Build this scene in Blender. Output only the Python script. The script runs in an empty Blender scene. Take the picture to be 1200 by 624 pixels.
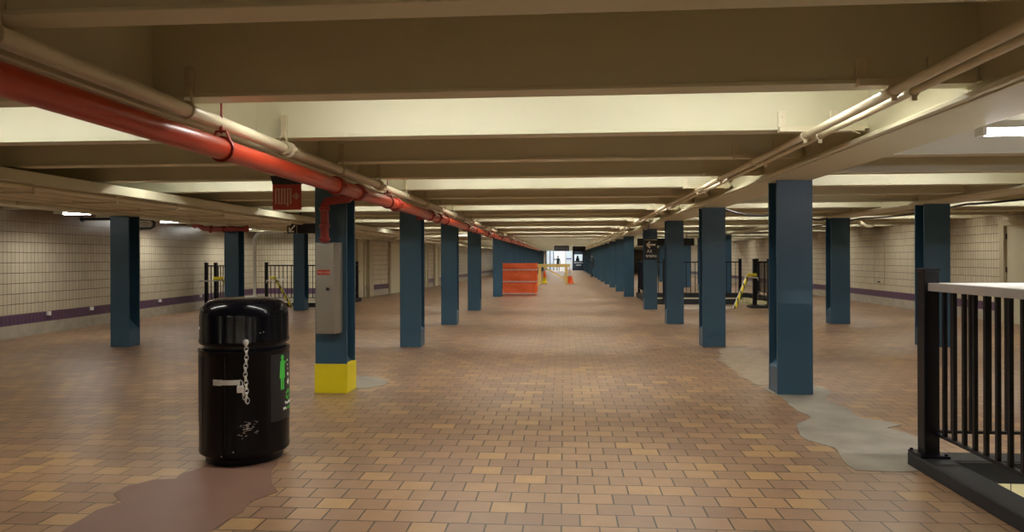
import bpy, bmesh, math, random
from mathutils import Vector, Matrix
random.seed(7)
PI = math.pi
scene = bpy.context.scene
col = scene.collection

# ------------------------------------------------------------------ camera
F_PX = 820.0
cam_data = bpy.data.cameras.new('camera')
cam_data.sensor_width = 36.0
cam_data.lens = F_PX / 1200 * 36.0
cam_data.shift_y = -9 / 1200
cam_data.clip_end = 300
cam = bpy.data.objects.new('camera', cam_data)
col.objects.link(cam)
cam.matrix_world = (Matrix.Translation((0, 0, 1.5)) @ Matrix.Rotation(math.atan(61 / 820), 4, 'Z')
                    @ Matrix.Rotation(PI / 2, 4, 'X') @ Matrix.Rotation(-0.003, 4, 'Z'))
scene.camera = cam

# ------------------------------------------------------------------ world, exposure
world = bpy.data.worlds.new('underground')
scene.world = world
world.use_nodes = True
world.node_tree.nodes['Background'].inputs[0].default_value = (0.9, 0.8, 0.62, 1)
world.node_tree.nodes['Background'].inputs[1].default_value = 0.01
scene.view_settings.view_transform = 'Standard'
scene.view_settings.look = 'None'
scene.view_settings.gamma = 1
scene.view_settings.use_curve_mapping = False
scene.view_settings.exposure = 0.15
LAMP = 27.0            # tube emission
DOWN = 20.0            # watts sent down by each batten
END_LAMP = 150.0
scene.cycles.use_denoising = True
scene.cycles.max_bounces = 10
scene.cycles.diffuse_bounces = 6

# ------------------------------------------------------------------ materials
def new_mat(name):
    m = bpy.data.materials.new(name)
    m.use_nodes = True
    nt = m.node_tree
    return m, nt, nt.nodes['Principled BSDF']

def node(nt, kind, **kw):
    n = nt.nodes.new(kind)
    for k, v in kw.items():
        setattr(n, k, v)
    return n

def paint(name, rgb, rough=0.5, metal=0.0, var=0.12, scale=3.0, spec=0.5, bump=0.0):
    """procedural paint: the colour varies a little with noise"""
    m, nt, b = new_mat(name)
    tc = node(nt, 'ShaderNodeTexCoord')
    nz = node(nt, 'ShaderNodeTexNoise')
    nz.inputs['Scale'].default_value = scale
    nz.inputs['Detail'].default_value = 4
    nt.links.new(tc.outputs['Object'], nz.inputs['Vector'])
    mx = node(nt, 'ShaderNodeMix', data_type='RGBA')
    lo = [c * (1 - var) for c in rgb]; hi = [min(1, c * (1 + var)) for c in rgb]
    mx.inputs[6].default_value = (*lo, 1); mx.inputs[7].default_value = (*hi, 1)
    nt.links.new(nz.outputs['Fac'], mx.inputs[0])
    nt.links.new(mx.outputs[2], b.inputs['Base Color'])
    b.inputs['Roughness'].default_value = rough
    b.inputs['Metallic'].default_value = metal
    b.inputs['Specular IOR Level'].default_value = spec
    if bump:
        bp = node(nt, 'ShaderNodeBump')
        bp.inputs['Strength'].default_value = bump
        bp.inputs['Distance'].default_value = 0.01
        nt.links.new(nz.outputs['Fac'], bp.inputs['Height'])
        nt.links.new(bp.outputs['Normal'], b.inputs['Normal'])
    return m

def glow(name, rgb, strength):
    m, nt, b = new_mat(name)
    b.inputs['Base Color'].default_value = (*rgb, 1)
    b.inputs['Emission Color'].default_value = (*rgb, 1)
    b.inputs['Emission Strength'].default_value = strength
    return m

M = {}
M['cream'] = paint('cream_paint', (0.65, 0.62, 0.455), 0.42, var=0.06, scale=1.5)
M['slab'] = paint('slab_paint', (0.55, 0.53, 0.38), 0.6, var=0.08, scale=1.0)
M['teal'] = paint('blue_column_paint', (0.030, 0.083, 0.135), 0.36, var=0.15, scale=2.0)
M['yellow'] = paint('yellow_paint', (0.80, 0.66, 0.01), 0.45, var=0.08, scale=9.0)
M['red'] = paint('red_pipe_paint', (0.43, 0.040, 0.016), 0.30, var=0.15, scale=6)
M['dark_red'] = paint('dark_red_paint', (0.27, 0.022, 0.012), 0.4, var=0.2, scale=8)
M['red_sign'] = paint('red_sign_enamel', (0.42, 0.03, 0.015), 0.4, var=0.05)
M['pipe_cream'] = paint('pipe_cream_paint', (0.70, 0.63, 0.46), 0.28, var=0.08, scale=5)
M['bracket'] = paint('bracket_paint', (0.55, 0.48, 0.33), 0.5, var=0.2, scale=20)
M['black'] = paint('black_enamel', (0.004, 0.004, 0.008), 0.32, var=0.3, scale=5, spec=0.3)
M['black_can'] = paint('black_can_enamel', (0.003, 0.003, 0.005), 0.15, var=0.3, scale=5, spec=0.2)
M['curb_black'] = paint('black_curb_paint', (0.014, 0.014, 0.017), 0.6, var=0.5, scale=9, bump=0.2)
M['steel'] = paint('brushed_steel', (0.36, 0.34, 0.30), 0.38, metal=0.85, var=0.08, scale=3)
M['chrome'] = paint('zinc_chain', (0.78, 0.77, 0.75), 0.3, metal=0.6, var=0.15, scale=30)
M['rail_top'] = paint('worn_rail_steel', (0.42, 0.38, 0.36), 0.35, metal=0.5, var=0.15, scale=8)
M['concrete'] = paint('bare_concrete', (0.27, 0.25, 0.21), 0.75, var=0.35, scale=4, bump=0.2)
M['base_conc'] = paint('base_concrete', (0.42, 0.38, 0.30), 0.7, var=0.3, scale=5)
M['patch_grey'] = paint('grey_patch', (0.245, 0.215, 0.17), 0.6, var=0.6, scale=2.6, bump=0.15)
M['patch_pale'] = paint('pale_patch', (0.29, 0.22, 0.15), 0.55, var=0.4, scale=7.0)
M['patch_rust'] = paint('rust_patch', (0.165, 0.088, 0.060), 0.5, var=0.15, scale=4.0)
M['white'] = paint('white_paint', (0.8, 0.8, 0.78), 0.4, var=0.04)
M['lettering'] = paint('sign_white', (0.88, 0.88, 0.84), 0.5, var=0.03)
M['sign_black'] = paint('sign_black', (0.008, 0.008, 0.012), 0.35, var=0.2)
M['sign_pale'] = paint('sign_pale_line', (0.62, 0.42, 0.30), 0.5, var=0.05)
M['green'] = paint('decal_green', (0.06, 0.50, 0.06), 0.5, var=0.05)
M['decal'] = paint('decal_dark_grey', (0.012, 0.012, 0.015), 0.45, var=0.1)
M['orange'] = paint('orange_mesh', (0.92, 0.13, 0.03), 0.55, var=0.3, scale=9)
M['orange2'] = paint('orange_plastic', (0.90, 0.13, 0.01), 0.4, var=0.05)
M['band'] = paint('reflective_band', (0.62, 0.50, 0.46), 0.4, var=0.1)
M['timber'] = paint('yellow_timber', (0.70, 0.50, 0.17), 0.6, var=0.15, scale=12)
M['door'] = paint('cream_door_paint', (0.60, 0.56, 0.40), 0.4, var=0.04)
M['frame'] = paint('door_frame_paint', (0.50, 0.44, 0.30), 0.45, var=0.08)
M['skin'] = paint('skin', (0.30, 0.17, 0.11), 0.5, var=0.05)
M['cloth_dark'] = paint('dark_cloth', (0.02, 0.035, 0.04), 0.9, var=0.2)
M['cloth_blue'] = paint('navy_cloth', (0.012, 0.022, 0.035), 0.9, var=0.2)
M['hair'] = paint('hair', (0.01, 0.008, 0.007), 0.7, var=0.2)
M['stair'] = paint('stair_tread', (0.30, 0.27, 0.21), 0.6, var=0.2)
M['tube'] = glow('fluorescent_tube', (1.0, 0.99, 0.93), LAMP)
M['tube_cool'] = glow('cool_tube', (0.80, 0.90, 1.0), END_LAMP)
M['tube_white'] = glow('white_tube', (0.93, 0.90, 1.0), LAMP)

def stripe_mat():
    m, nt, b = new_mat('yellow_black_tape')
    tc = node(nt, 'ShaderNodeTexCoord'); w = node(nt, 'ShaderNodeTexWave')
    w.inputs['Scale'].default_value = 3.0
    nt.links.new(tc.outputs['Object'], w.inputs['Vector'])
    r = node(nt, 'ShaderNodeValToRGB'); r.color_ramp.interpolation = 'CONSTANT'
    r.color_ramp.elements[0].color = (0.75, 0.62, 0.02, 1)
    r.color_ramp.elements[1].color = (0.02, 0.02, 0.02, 1); r.color_ramp.elements[1].position = 0.78
    nt.links.new(w.outputs['Fac'], r.inputs[0]); nt.links.new(r.outputs[0], b.inputs['Base Color'])
    return m
M['stripe'] = stripe_mat()

def glass_mat():
    m, nt, b = new_mat('clear_glass')
    b.inputs['Base Color'].default_value = (0.85, 0.93, 1, 1)
    b.inputs['Roughness'].default_value = 0.05
    b.inputs['Transmission Weight'].default_value = 1.0
    b.inputs['IOR'].default_value = 1.02
    return m
M['glass'] = glass_mat()

def floor_mat():
    m, nt, b = new_mat('quarry_tile_floor')
    L = nt.links.new
    tc = node(nt, 'ShaderNodeTexCoord')
    mp = node(nt, 'ShaderNodeMapping'); mp.inputs['Location'].default_value = (0.02, 0.055, 0)
    L(tc.outputs['Object'], mp.inputs['Vector'])
    br = node(nt, 'ShaderNodeTexBrick')
    br.offset = 0.5; br.squash = 1
    br.inputs['Color1'].default_value = (0, 0, 0, 1)
    br.inputs['Color2'].default_value = (1, 1, 1, 1)
    br.inputs['Mortar'].default_value = (0.5, 0.5, 0.5, 1)
    br.inputs['Scale'].default_value = 1
    br.inputs['Mortar Size'].default_value = 0.0055
    br.inputs['Mortar Smooth'].default_value = 0.2
    br.inputs['Bias'].default_value = 0
    br.inputs['Brick Width'].default_value = 0.212
    br.inputs['Row Height'].default_value = 0.181
    L(mp.outputs['Vector'], br.inputs['Vector'])
    ramp = node(nt, 'ShaderNodeValToRGB')
    e = ramp.color_ramp.elements
    e[0].position = 0.0; e[0].color = (0.235, 0.128, 0.080, 1)
    e[1].position = 1.0; e[1].color = (0.450, 0.265, 0.100, 1)
    x = ramp.color_ramp.elements.new(0.45); x.color = (0.305, 0.172, 0.093, 1)
    x = ramp.color_ramp.elements.new(0.8); x.color = (0.370, 0.208, 0.102, 1)
    L(br.outputs['Color'], ramp.inputs[0])
    # wear: paler walked-over zones and browner zones
    nz = node(nt, 'ShaderNodeTexNoise'); nz.inputs['Scale'].default_value = 0.55; nz.inputs['Detail'].default_value = 5
    L(tc.outputs['Object'], nz.inputs['Vector'])
    wr = node(nt, 'ShaderNodeMapRange'); wr.inputs[1].default_value = 0.35; wr.inputs[2].default_value = 0.7
    wr.inputs[3].default_value = 0.0; wr.inputs[4].default_value = 0.5
    L(nz.outputs['Fac'], wr.inputs[0])
    mx = node(nt, 'ShaderNodeMix', data_type='RGBA')
    mx.inputs[7].default_value = (0.345, 0.225, 0.135, 1)
    L(wr.outputs[0], mx.inputs[0]); L(ramp.outputs[0], mx.inputs[6])
    n2 = node(nt, 'ShaderNodeTexNoise'); n2.inputs['Scale'].default_value = 9; n2.inputs['Detail'].default_value = 4
    L(tc.outputs['Object'], n2.inputs['Vector'])
    m2 = node(nt, 'ShaderNodeMix', data_type='RGBA', blend_type='MULTIPLY'); m2.inputs[0].default_value = 0.3
    L(mx.outputs[2], m2.inputs[6]); L(n2.outputs['Fac'], m2.inputs[7])
    mo = node(nt, 'ShaderNodeMix', data_type='RGBA'); mo.inputs[7].default_value = (0.045, 0.03, 0.02, 1)
    L(br.outputs['Fac'], mo.inputs[0]); L(m2.outputs[2], mo.inputs[6])
    L(mo.outputs[2], b.inputs['Base Color'])
    rr = node(nt, 'ShaderNodeMapRange'); rr.inputs[3].default_value = 0.29; rr.inputs[4].default_value = 0.42
    L(nz.outputs['Fac'], rr.inputs[0]); L(rr.outputs[0], b.inputs['Roughness'])
    b.inputs['Specular IOR Level'].default_value = 0.65
    bp = node(nt, 'ShaderNodeBump'); bp.inputs['Strength'].default_value = 0.5; bp.inputs['Distance'].default_value = 0.004
    bp.invert = True
    L(br.outputs['Fac'], bp.inputs['Height']); L(bp.outputs['Normal'], b.inputs['Normal'])
    return m
M['floor'] = floor_mat()

def tile_mat(name, rgb, axis, bw=0.105, rh=0.2, z0=0.0, soot=True, grout=(0.10, 0.07, 0.045), soot_amount=0.8, soot_lo=0.38, soot_hi=0.62):
    """wall tiles; the long axis of the wall (0 = x, 1 = y) and z drive the grid"""
    m, nt, b = new_mat(name)
    L = nt.links.new
    tc = node(nt, 'ShaderNodeTexCoord'); sp = node(nt, 'ShaderNodeSeparateXYZ'); cb = node(nt, 'ShaderNodeCombineXYZ')
    L(tc.outputs['Object'], sp.inputs[0])
    L(sp.outputs[axis], cb.inputs[0])
    ad = node(nt, 'ShaderNodeMath', operation='SUBTRACT'); ad.inputs[1].default_value = z0
    L(sp.outputs[2], ad.inputs[0]); L(ad.outputs[0], cb.inputs[1])
    br = node(nt, 'ShaderNodeTexBrick'); br.offset = 0; br.squash = 1
    br.inputs['Scale'].default_value = 1
    br.inputs['Color1'].default_value = (*[c * 0.93 for c in rgb], 1)
    br.inputs['Color2'].default_value = (*[min(1, c * 1.05) for c in rgb], 1)
    br.inputs['Mortar'].default_value = (*grout, 1)
    br.inputs['Mortar Size'].default_value = 0.0042
    br.inputs['Mortar Smooth'].default_value = 0.2
    br.inputs['Brick Width'].default_value = bw
    br.inputs['Row Height'].default_value = rh
    L(cb.outputs[0], br.inputs['Vector'])
    out = br.outputs['Color']
    dv = node(nt, 'ShaderNodeMath', operation='DIVIDE'); dv.inputs[1].default_value = rh; L(ad.outputs[0], dv.inputs[0])
    fr = node(nt, 'ShaderNodeMath', operation='FRACT'); L(dv.outputs[0], fr.inputs[0])
    lt = node(nt, 'ShaderNodeMath', operation='LESS_THAN'); lt.inputs[1].default_value = 0.05; L(fr.outputs[0], lt.inputs[0])
    ml = node(nt, 'ShaderNodeMath', operation='MULTIPLY'); ml.inputs[1].default_value = 0.75; L(lt.outputs[0], ml.inputs[0])
    mg = node(nt, 'ShaderNodeMix', data_type='RGBA'); mg.inputs[7].default_value = (*grout, 1)
    L(ml.outputs[0], mg.inputs[0]); L(out, mg.inputs[6]); out = mg.outputs[2]
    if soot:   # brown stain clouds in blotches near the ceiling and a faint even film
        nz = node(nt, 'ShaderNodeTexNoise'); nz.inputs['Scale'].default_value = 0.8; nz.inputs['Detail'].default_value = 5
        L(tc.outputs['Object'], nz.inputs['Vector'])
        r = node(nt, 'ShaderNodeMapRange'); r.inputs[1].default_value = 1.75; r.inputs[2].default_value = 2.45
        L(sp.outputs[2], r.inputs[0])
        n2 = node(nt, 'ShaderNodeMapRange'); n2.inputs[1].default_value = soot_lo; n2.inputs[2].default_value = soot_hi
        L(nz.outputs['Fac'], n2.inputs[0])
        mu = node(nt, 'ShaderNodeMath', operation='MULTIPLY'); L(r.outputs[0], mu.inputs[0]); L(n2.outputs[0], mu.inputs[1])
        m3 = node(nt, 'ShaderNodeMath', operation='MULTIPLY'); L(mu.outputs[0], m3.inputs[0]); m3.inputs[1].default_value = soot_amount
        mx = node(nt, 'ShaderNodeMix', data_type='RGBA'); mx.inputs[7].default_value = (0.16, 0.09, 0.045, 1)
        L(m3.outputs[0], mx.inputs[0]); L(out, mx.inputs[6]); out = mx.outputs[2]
    L(out, b.inputs['Base Color'])
    b.inputs['Roughness'].default_value = 0.3
    return m
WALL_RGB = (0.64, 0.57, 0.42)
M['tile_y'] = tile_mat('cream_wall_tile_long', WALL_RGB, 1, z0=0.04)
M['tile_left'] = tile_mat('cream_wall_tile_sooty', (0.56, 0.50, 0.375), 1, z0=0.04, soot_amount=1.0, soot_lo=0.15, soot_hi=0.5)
M['tile_x'] = tile_mat('cream_wall_tile_cross', WALL_RGB, 0, z0=0.04)
PUR = (0.105, 0.055, 0.115)
M['purple_y'] = tile_mat('purple_tile_long', PUR, 1, z0=0.04, soot=False, grout=(0.2, 0.15, 0.14))
M['purple_x'] = tile_mat('purple_tile_cross', PUR, 0, z0=0.04, soot=False, grout=(0.2, 0.15, 0.14))
M['shaft_tile'] = tile_mat('stair_shaft_tile', (0.70, 0.64, 0.40), 0, soot=False)

# ------------------------------------------------------------------ mesh helpers
class MB:
    def __init__(self): self.v = []; self.f = []
    def add(self, vs, fs):
        o = len(self.v); self.v += [tuple(p) for p in vs]; self.f += [tuple(i + o for i in f) for f in fs]; return self
    def box(self, x0, x1, y0, y1, z0, z1):
        return self.add([(x0,y0,z0),(x1,y0,z0),(x1,y1,z0),(x0,y1,z0),(x0,y0,z1),(x1,y0,z1),(x1,y1,z1),(x0,y1,z1)],
                        [(0,3,2,1),(4,5,6,7),(0,1,5,4),(1,2,6,5),(2,3,7,6),(3,0,4,7)])
    def bar(self, a, b, w, h=None, up=(0, 0, 1)):
        """rectangular bar from a to b"""
        h = h or w; a = Vector(a); b = Vector(b); d = (b - a).normalized(); u = Vector(up)
        if abs(d.dot(u)) > 0.99: u = Vector((0, 1, 0))
        s = d.cross(u).normalized(); u = s.cross(d).normalized()
        vs = []
        for p in (a, b):
            for i, j in ((-1,-1),(1,-1),(1,1),(-1,1)): vs.append(p + s * i * w / 2 + u * j * h / 2)
        return self.add(vs, [(0,1,2,3),(7,6,5,4),(0,4,5,1),(1,5,6,2),(2,6,7,3),(3,7,4,0)])
    def tube(self, pts, r, n=12, cap=True):
        pts = [Vector(p) for p in pts]; rings = []; prev = None
        for i, p in enumerate(pts):
            d = (pts[min(i+1, len(pts)-1)] - pts[max(i-1, 0)]).normalized()
            if prev is None:
                u = Vector((0, 0, 1)) if abs(d.z) < 0.9 else Vector((1, 0, 0))
            else: u = prev
            s = d.cross(u).normalized(); u = s.cross(d).normalized(); prev = u
            rr = r[i] if isinstance(r, (list, tuple)) else r
            rings.append([p + (s * math.cos(2*PI*k/n) + u * math.sin(2*PI*k/n)) * rr for k in range(n)])
        vs = [q for ring in rings for q in ring]; fs = []
        for i in range(len(pts) - 1):
            for k in range(n): fs.append((i*n+k, i*n+(k+1) % n, (i+1)*n+(k+1) % n, (i+1)*n+k))
        if cap: fs += [tuple(range(n))[::-1], tuple(range((len(pts)-1)*n, len(pts)*n))]
        return self.add(vs, fs)
    def lathe(self, prof, c=(0, 0, 0), n=48):
        vs = []; fs = []
        for r, z in prof:
            for k in range(n): vs.append((c[0] + r*math.cos(2*PI*k/n), c[1] + r*math.sin(2*PI*k/n), c[2] + z))
        for i in range(len(prof) - 1):
            for k in range(n): fs.append((i*n+k, i*n+(k+1) % n, (i+1)*n+(k+1) % n, (i+1)*n+k))
        fs += [tuple(range(n))[::-1], tuple(range((len(prof)-1)*n, len(prof)*n))]
        return self.add(vs, fs)
    def prism(self, pts, z0, z1):
        n = len(pts)
        vs = [(x, y, z0) for x, y in pts] + [(x, y, z1) for x, y in pts]
        fs = [tuple(range(n))[::-1], tuple(range(n, 2*n))] + [(i, (i+1) % n, n+(i+1) % n, n+i) for i in range(n)]
        return self.add(vs, fs)
    def torus(self, c, R, r, ax='z', n=20, m=8, mat=None, sx=1.0):
        vs = []; fs = []
        for i in range(n):
            a = 2*PI*i/n
            for j in range(m):
                t = 2*PI*j/m; q = Vector(((R + r*math.cos(t))*math.cos(a)*sx, (R + r*math.cos(t))*math.sin(a), r*math.sin(t)))
                if ax == 'y': q = Vector((q.x, q.z, q.y))
                if ax == 'x': q = Vector((q.z, q.x, q.y))
                if mat: q = mat @ q
                vs.append(Vector(c) + q)
        for i in range(n):
            for j in range(m): fs.append((i*m+j, ((i+1) % n)*m+j, ((i+1) % n)*m+(j+1) % m, i*m+(j+1) % m))
        return self.add(vs, fs)
    def build(self, name, mat, parent=None, smooth=False, bevel=0, loc=None):
        me = bpy.data.meshes.new(name)
        me.from_pydata([tuple(p) for p in self.v], [], self.f); me.update()
        bm = bmesh.new(); bm.from_mesh(me); bmesh.ops.recalc_face_normals(bm, faces=bm.faces); bm.to_mesh(me); bm.free()
        if isinstance(mat, (list, tuple)):
            for q in mat: me.materials.append(q)
        else: me.materials.append(mat)
        o = bpy.data.objects.new(name, me); col.objects.link(o)
        if parent: o.parent = parent
        if loc: o.location = loc
        if bevel:
            bv = o.modifiers.new('bevel', 'BEVEL'); bv.width = bevel; bv.segments = 2; bv.limit_method = 'ANGLE'; bv.angle_limit = 0.6
        if smooth:
            for p in me.polygons: p.use_smooth = True
            try:
                me.set_sharp_from_angle(angle=0.7)
            except Exception: pass
        return o

def tag(o, label=None, cat=None, group=None, kind=None):
    if label: o['label'] = label
    if cat: o['category'] = cat
    if group: o['group'] = group
    if kind: o['kind'] = kind
    return o
def empty(name, loc=(0, 0, 0), rz=0, label=None, cat=None, group=None):
    o = bpy.data.objects.new(name, None); col.objects.link(o)
    o.location = loc; o.rotation_euler = (0, 0, rz); o.empty_display_size = 0.1
    return tag(o, label, cat, group)
def kids(o): return [c for c in list(bpy.data.objects) if c.parent == o]
def copy_tree(o, loc=None, rz=None, parent=None):
    c = o.copy(); col.objects.link(c)
    if parent: c.parent = parent
    if loc is not None: c.location = loc
    if rz is not None: c.rotation_euler = (0, 0, rz)
    for ch in kids(o): copy_tree(ch, parent=c)
    return c
def text_mesh(body, size, depth=0.0):
    cu = bpy.data.curves.new('lettering', 'FONT'); cu.body = body; cu.size = size; cu.extrude = depth; cu.resolution_u = 3
    ob = bpy.data.objects.new('lettering', cu); col.objects.link(ob)
    dg = bpy.context.evaluated_depsgraph_get(); dg.update()
    me = bpy.data.meshes.new_from_object(ob.evaluated_get(dg))
    bpy.data.objects.remove(ob)
    return me
def text_on(name, body, size, mat, parent, loc, fn=None, depth=0.001, rot=(PI/2, 0, 0)):
    me = text_mesh(body, size, depth); me.materials.clear(); me.materials.append(mat); me.name = name
    if fn:
        for v in me.vertices: v.co = fn(v.co)
    o = bpy.data.objects.new(name, me); col.objects.link(o); o.parent = parent
    if not fn: o.location = loc; o.rotation_euler = rot
    return o

def ordinal(i): return ['first', 'second', 'third', 'fourth', 'fifth', 'sixth', 'seventh', 'eighth', 'ninth', 'tenth', 'eleventh', 'twelfth', 'thirteenth', 'fourteenth', 'fifteenth', 'sixteenth', 'seventeenth', 'eighteenth'][i]

# ------------------------------------------------------------------ setting: floor with the stair openings
END_Y = 88.0
NEAR = (2.68, 4.35, -1.0, 5.03)          # hole beside the camera, right
RIGHT_WELL = (2.95, 6.9, 23.0, 26.9)
LEFT_WELL = (-10.1, -7.35, 21.4, 24.1)
holes = [NEAR, RIGHT_WELL, LEFT_WELL]
xs = sorted({-12.0, 12.0} | {h[0] for h in holes} | {h[1] for h in holes})
ys = sorted({-4.0, END_Y + 8} | {h[2] for h in holes} | {h[3] for h in holes})
fl = MB()
for i in range(len(xs) - 1):
    for j in range(len(ys) - 1):
        cx, cy = (xs[i] + xs[i+1]) / 2, (ys[j] + ys[j+1]) / 2
        if any(h[0] < cx < h[1] and h[2] < cy < h[3] for h in holes): continue
        fl.add([(xs[i], ys[j], 0), (xs[i+1], ys[j], 0), (xs[i+1], ys[j+1], 0), (xs[i], ys[j+1], 0)], [(0, 1, 2, 3)])
floor = tag(fl.build('floor', M['floor']), kind='structure')
def patch(pts, mat, z, label, jag=0.03, step=0.12):
    """irregular slab of filler a few millimetres thick, with a ragged edge"""
    out = []
    for i, a in enumerate(pts):
        b = pts[(i+1) % len(pts)]; d = math.dist(a, b); n = max(1, int(d / step))
        for k in range(n):
            t = k / n; out.append((a[0] + (b[0]-a[0])*t + random.uniform(-jag, jag)*(k > 0), a[1] + (b[1]-a[1])*t + random.uniform(-jag, jag)*(k > 0)))
    return tag(MB().prism(out, 0.0005, z).build('floor_patch', mat, floor), label)
patch([(2.25,8.2),(2.29,7.81),(2.33,7.64),(2.26,7.02),(2.29,6.71),(2.04,6.37),(1.97,6.03),(2.05,5.79),(2.12,5.66),(2.05,5.35),(2.04,5.08),(2.47,5.09),(2.47,5.27),(2.75,5.3),(2.93,6.04),(2.82,6.36),(3.01,6.49),(2.89,6.66),(2.75,6.72),(2.8,7.05),(2.74,7.55),(2.98,8.12),(2.91,8.41),(2.6,8.5)], M['patch_grey'], 0.004, 'grey concrete repair patch')
patch([(2.58,11.75),(3.09,12.2),(3.06,10.75),(2.7,9.4),(2.5,8.5),(2.27,8.4),(2.21,8.9),(2.25,9.4),(2.24,10.4)], M['patch_pale'], 0.003, 'pale worn cement patch', 0.06)
patch([(-2.55,5.2),(-2.61,4.82),(-2.66,4.72),(-2.65,4.59),(-2.79,4.56),(-2.89,4.39),(-2.87,4.26),(-2.72,4.12),(-2.79,3.99),(-2.78,3.87),(-2.74,3.55),(-1.94,3.62),(-1.94,3.86),(-1.9,4.02),(-1.94,4.17),(-1.84,4.38),(-2.01,4.67),(-2.15,5.1)], M['patch_rust'], 0.003, 'smooth reddish brown filler patch', 0.02)
patch([(-2.6,8.78),(-2.27,8.61),(-2.1,8.31),(-2.27,7.92),(-2.6,7.95)], M['patch_grey'], 0.003, 'small grey repair patch')
patch([(3.1,22.75),(5.0,22.75),(5.0,20.9),(3.5,20.9)], M['patch_pale'], 0.003, 'pale cement strip by the stair curb', 0.05)

# ------------------------------------------------------------------ ceiling: slab, cross beams, long girders
ceil = tag(MB().box(-12, 12, -4, END_Y + 8, 3.0, 3.15).build('ceiling', M['slab']), kind='structure')
BEAM0 = 5.37; BP = 1.40; BZ = 2.455
def beam(y):
    m = MB()
    m.box(-11.4, 10.2, y, y + 0.17, BZ, BZ + 0.022)          # bottom flange
    m.box(-11.4, 10.2, y + 0.02, y + 0.15, BZ + 0.022, 3.001)  # encased web
    return m.build('cross_beam', M['cream'], ceil, bevel=0.004)
ks = list(range(-5, int((END_Y - BEAM0) / BP) + 1))
for k in ks: beam(BEAM0 + k * BP)
def girder(x0, x1, zb, xin):
    m = MB(); m.box(x0, x1, -4, END_Y, zb, zb + 0.03); m.box(x0 + 0.09, x1 - 0.09, -4, END_Y, zb + 0.03, 3.0)
    m.box(x0 + 0.04, x1 - 0.04, -4, END_Y, zb - 0.012, zb)
    m.build('girder', M['cream'], ceil, bevel=0.004)
girder(2.17, 2.74, 2.357, 1); girder(-2.86, -2.34, 2.357, -1)
girder(5.92, 6.48, 2.40, 1); girder(-7.86, -7.35, 2.26, -1)

# ------------------------------------------------------------------ setting: walls
def wall(name, pts, t, tile, purple, skip_band=()):
    """a tiled wall along a polyline; t = thickness direction (away from the room)"""
    def strip(off, z0, z1, thick):
        m = MB()
        for a, b in zip(pts, pts[1:]):
            d = (Vector(b) - Vector(a)).normalized(); n = Vector((d.y, -d.x)) * t
            A, B = Vector(a), Vector(b)
            q = [A - n*off, B - n*off, B + n*thick, A + n*thick]
            m.prism([(p.x, p.y) for p in q], z0, z1)
        return m
    o = tag(strip(0, 0, 3.0, 0.2).build(name, tile), kind='structure')
    return o, strip
LW = [(-10.2, -4), (-10.5, 12.3), (-10.85, 19.6), (-11.1, 24.6)]
LW2 = [(-8.1, 24.6), (-7.25, 31.0), (-6.8, 42.0), (-6.4, END_Y)]
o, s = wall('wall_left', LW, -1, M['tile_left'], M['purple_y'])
tag(s(0.006, 0.24, 0.44, 0.02).build('trim_1', M['purple_y']), kind='structure')
tag(s(0.012, 0, 0.24, 0.02).build('baseboard_left', M['base_conc']), kind='structure')
o, s = wall('wall_rear_left', [(-11.1, 24.6), (-8.1, 24.6)], -1, M['tile_x'], M['purple_x'])
tag(s(0.006, 0.24, 0.44, 0.02).build('trim_2', M['purple_x']), kind='structure')
tag(s(0.012, 0, 0.24, 0.02).build('baseboard_rear_left', M['base_conc']), kind='structure')
o, s = wall('wall_far_left', LW2, -1, M['tile_y'], M['purple_y'])
tag(s(0.006, 0.24, 0.44, 0.02).build('trim_3', M['purple_y']), kind='structure')
tag(s(0.012, 0, 0.24, 0.02).build('baseboard_far_left', M['base_conc']), kind='structure')
RW = [(10.0, -4), (10.0, END_Y)]
o, s = wall('wall_right', RW, 1, M['tile_y'], M['purple_y'])
tag(s(0.006, 0.24, 0.44, 0.02).build('trim_4', M['purple_y']), kind='structure')
tag(s(0.012, 0, 0.24, 0.02).build('baseboard_right', M['base_conc']), kind='structure')
tag(MB().box(-12, 12, -4.2, -4, 0, 3).build('wall_back', M['tile_x']), kind='structure')

# doors and pilasters on the far left wall, positions measured along the wall
def along(a, b, s0, s1, out, z0, z1, thick=0.02):
    A, B = Vector(a), Vector(b); d = (B - A).normalized(); n = Vector((d.y, -d.x))
    q = [A + d*s0 + n*out, A + d*s1 + n*out, A + d*s1 - n*thick, A + d*s0 - n*thick]
    return MB().prism([(p.x, p.y) for p in q], z0, z1)
dn = 1
for seg, s0, s1 in ((0, 1.5, 2.2), (0, 4.8, 6.1), (1, 4.0, 4.6), (1, 6.2, 7.2)):
    a, b = LW2[seg], LW2[seg + 1]
    d = tag(along(a, b, s0 + 0.08, s1 - 0.08, 0.05, 0.01, 2.15).build(f'door_{dn}', M['door'], bevel=0.004), kind='structure')
    fr = along(a, b, s0 - 0.02, s0 + 0.1, 0.10, 0, 2.25); q = along(a, b, s1 - 0.1, s1 + 0.02, 0.10, 0, 2.25); fr.add(q.v, q.f)
    q = along(a, b, s0 + 0.1, s1 - 0.1, 0.10, 2.15, 2.25); fr.add(q.v, q.f)
    fr.build('door_frame', M['frame'], d)
    A, B = Vector(a), Vector(b); dd = (B - A).normalized(); nn = Vector((dd.y, -dd.x)); p = A + dd*(s0 + 0.2) + nn*0.05
    MB().tube([(p.x, p.y, 1.0), (p.x + nn.x*0.06, p.y + nn.y*0.06, 1.0)], 0.025).build('door_handle', M['chrome'], d)
    dn += 1
for k, (seg, s0, s1) in enumerate(((0, 2.5, 2.9), (1, 1.2, 1.6), (1, 2.6, 3.0), (1, 9.0, 9.5))):
    tag(along(LW2[seg], LW2[seg+1], s0, s1, 0.14, 0, 3.0).build(f'trim_{5+k}', M['frame'], bevel=0.006), kind='structure')
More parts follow.
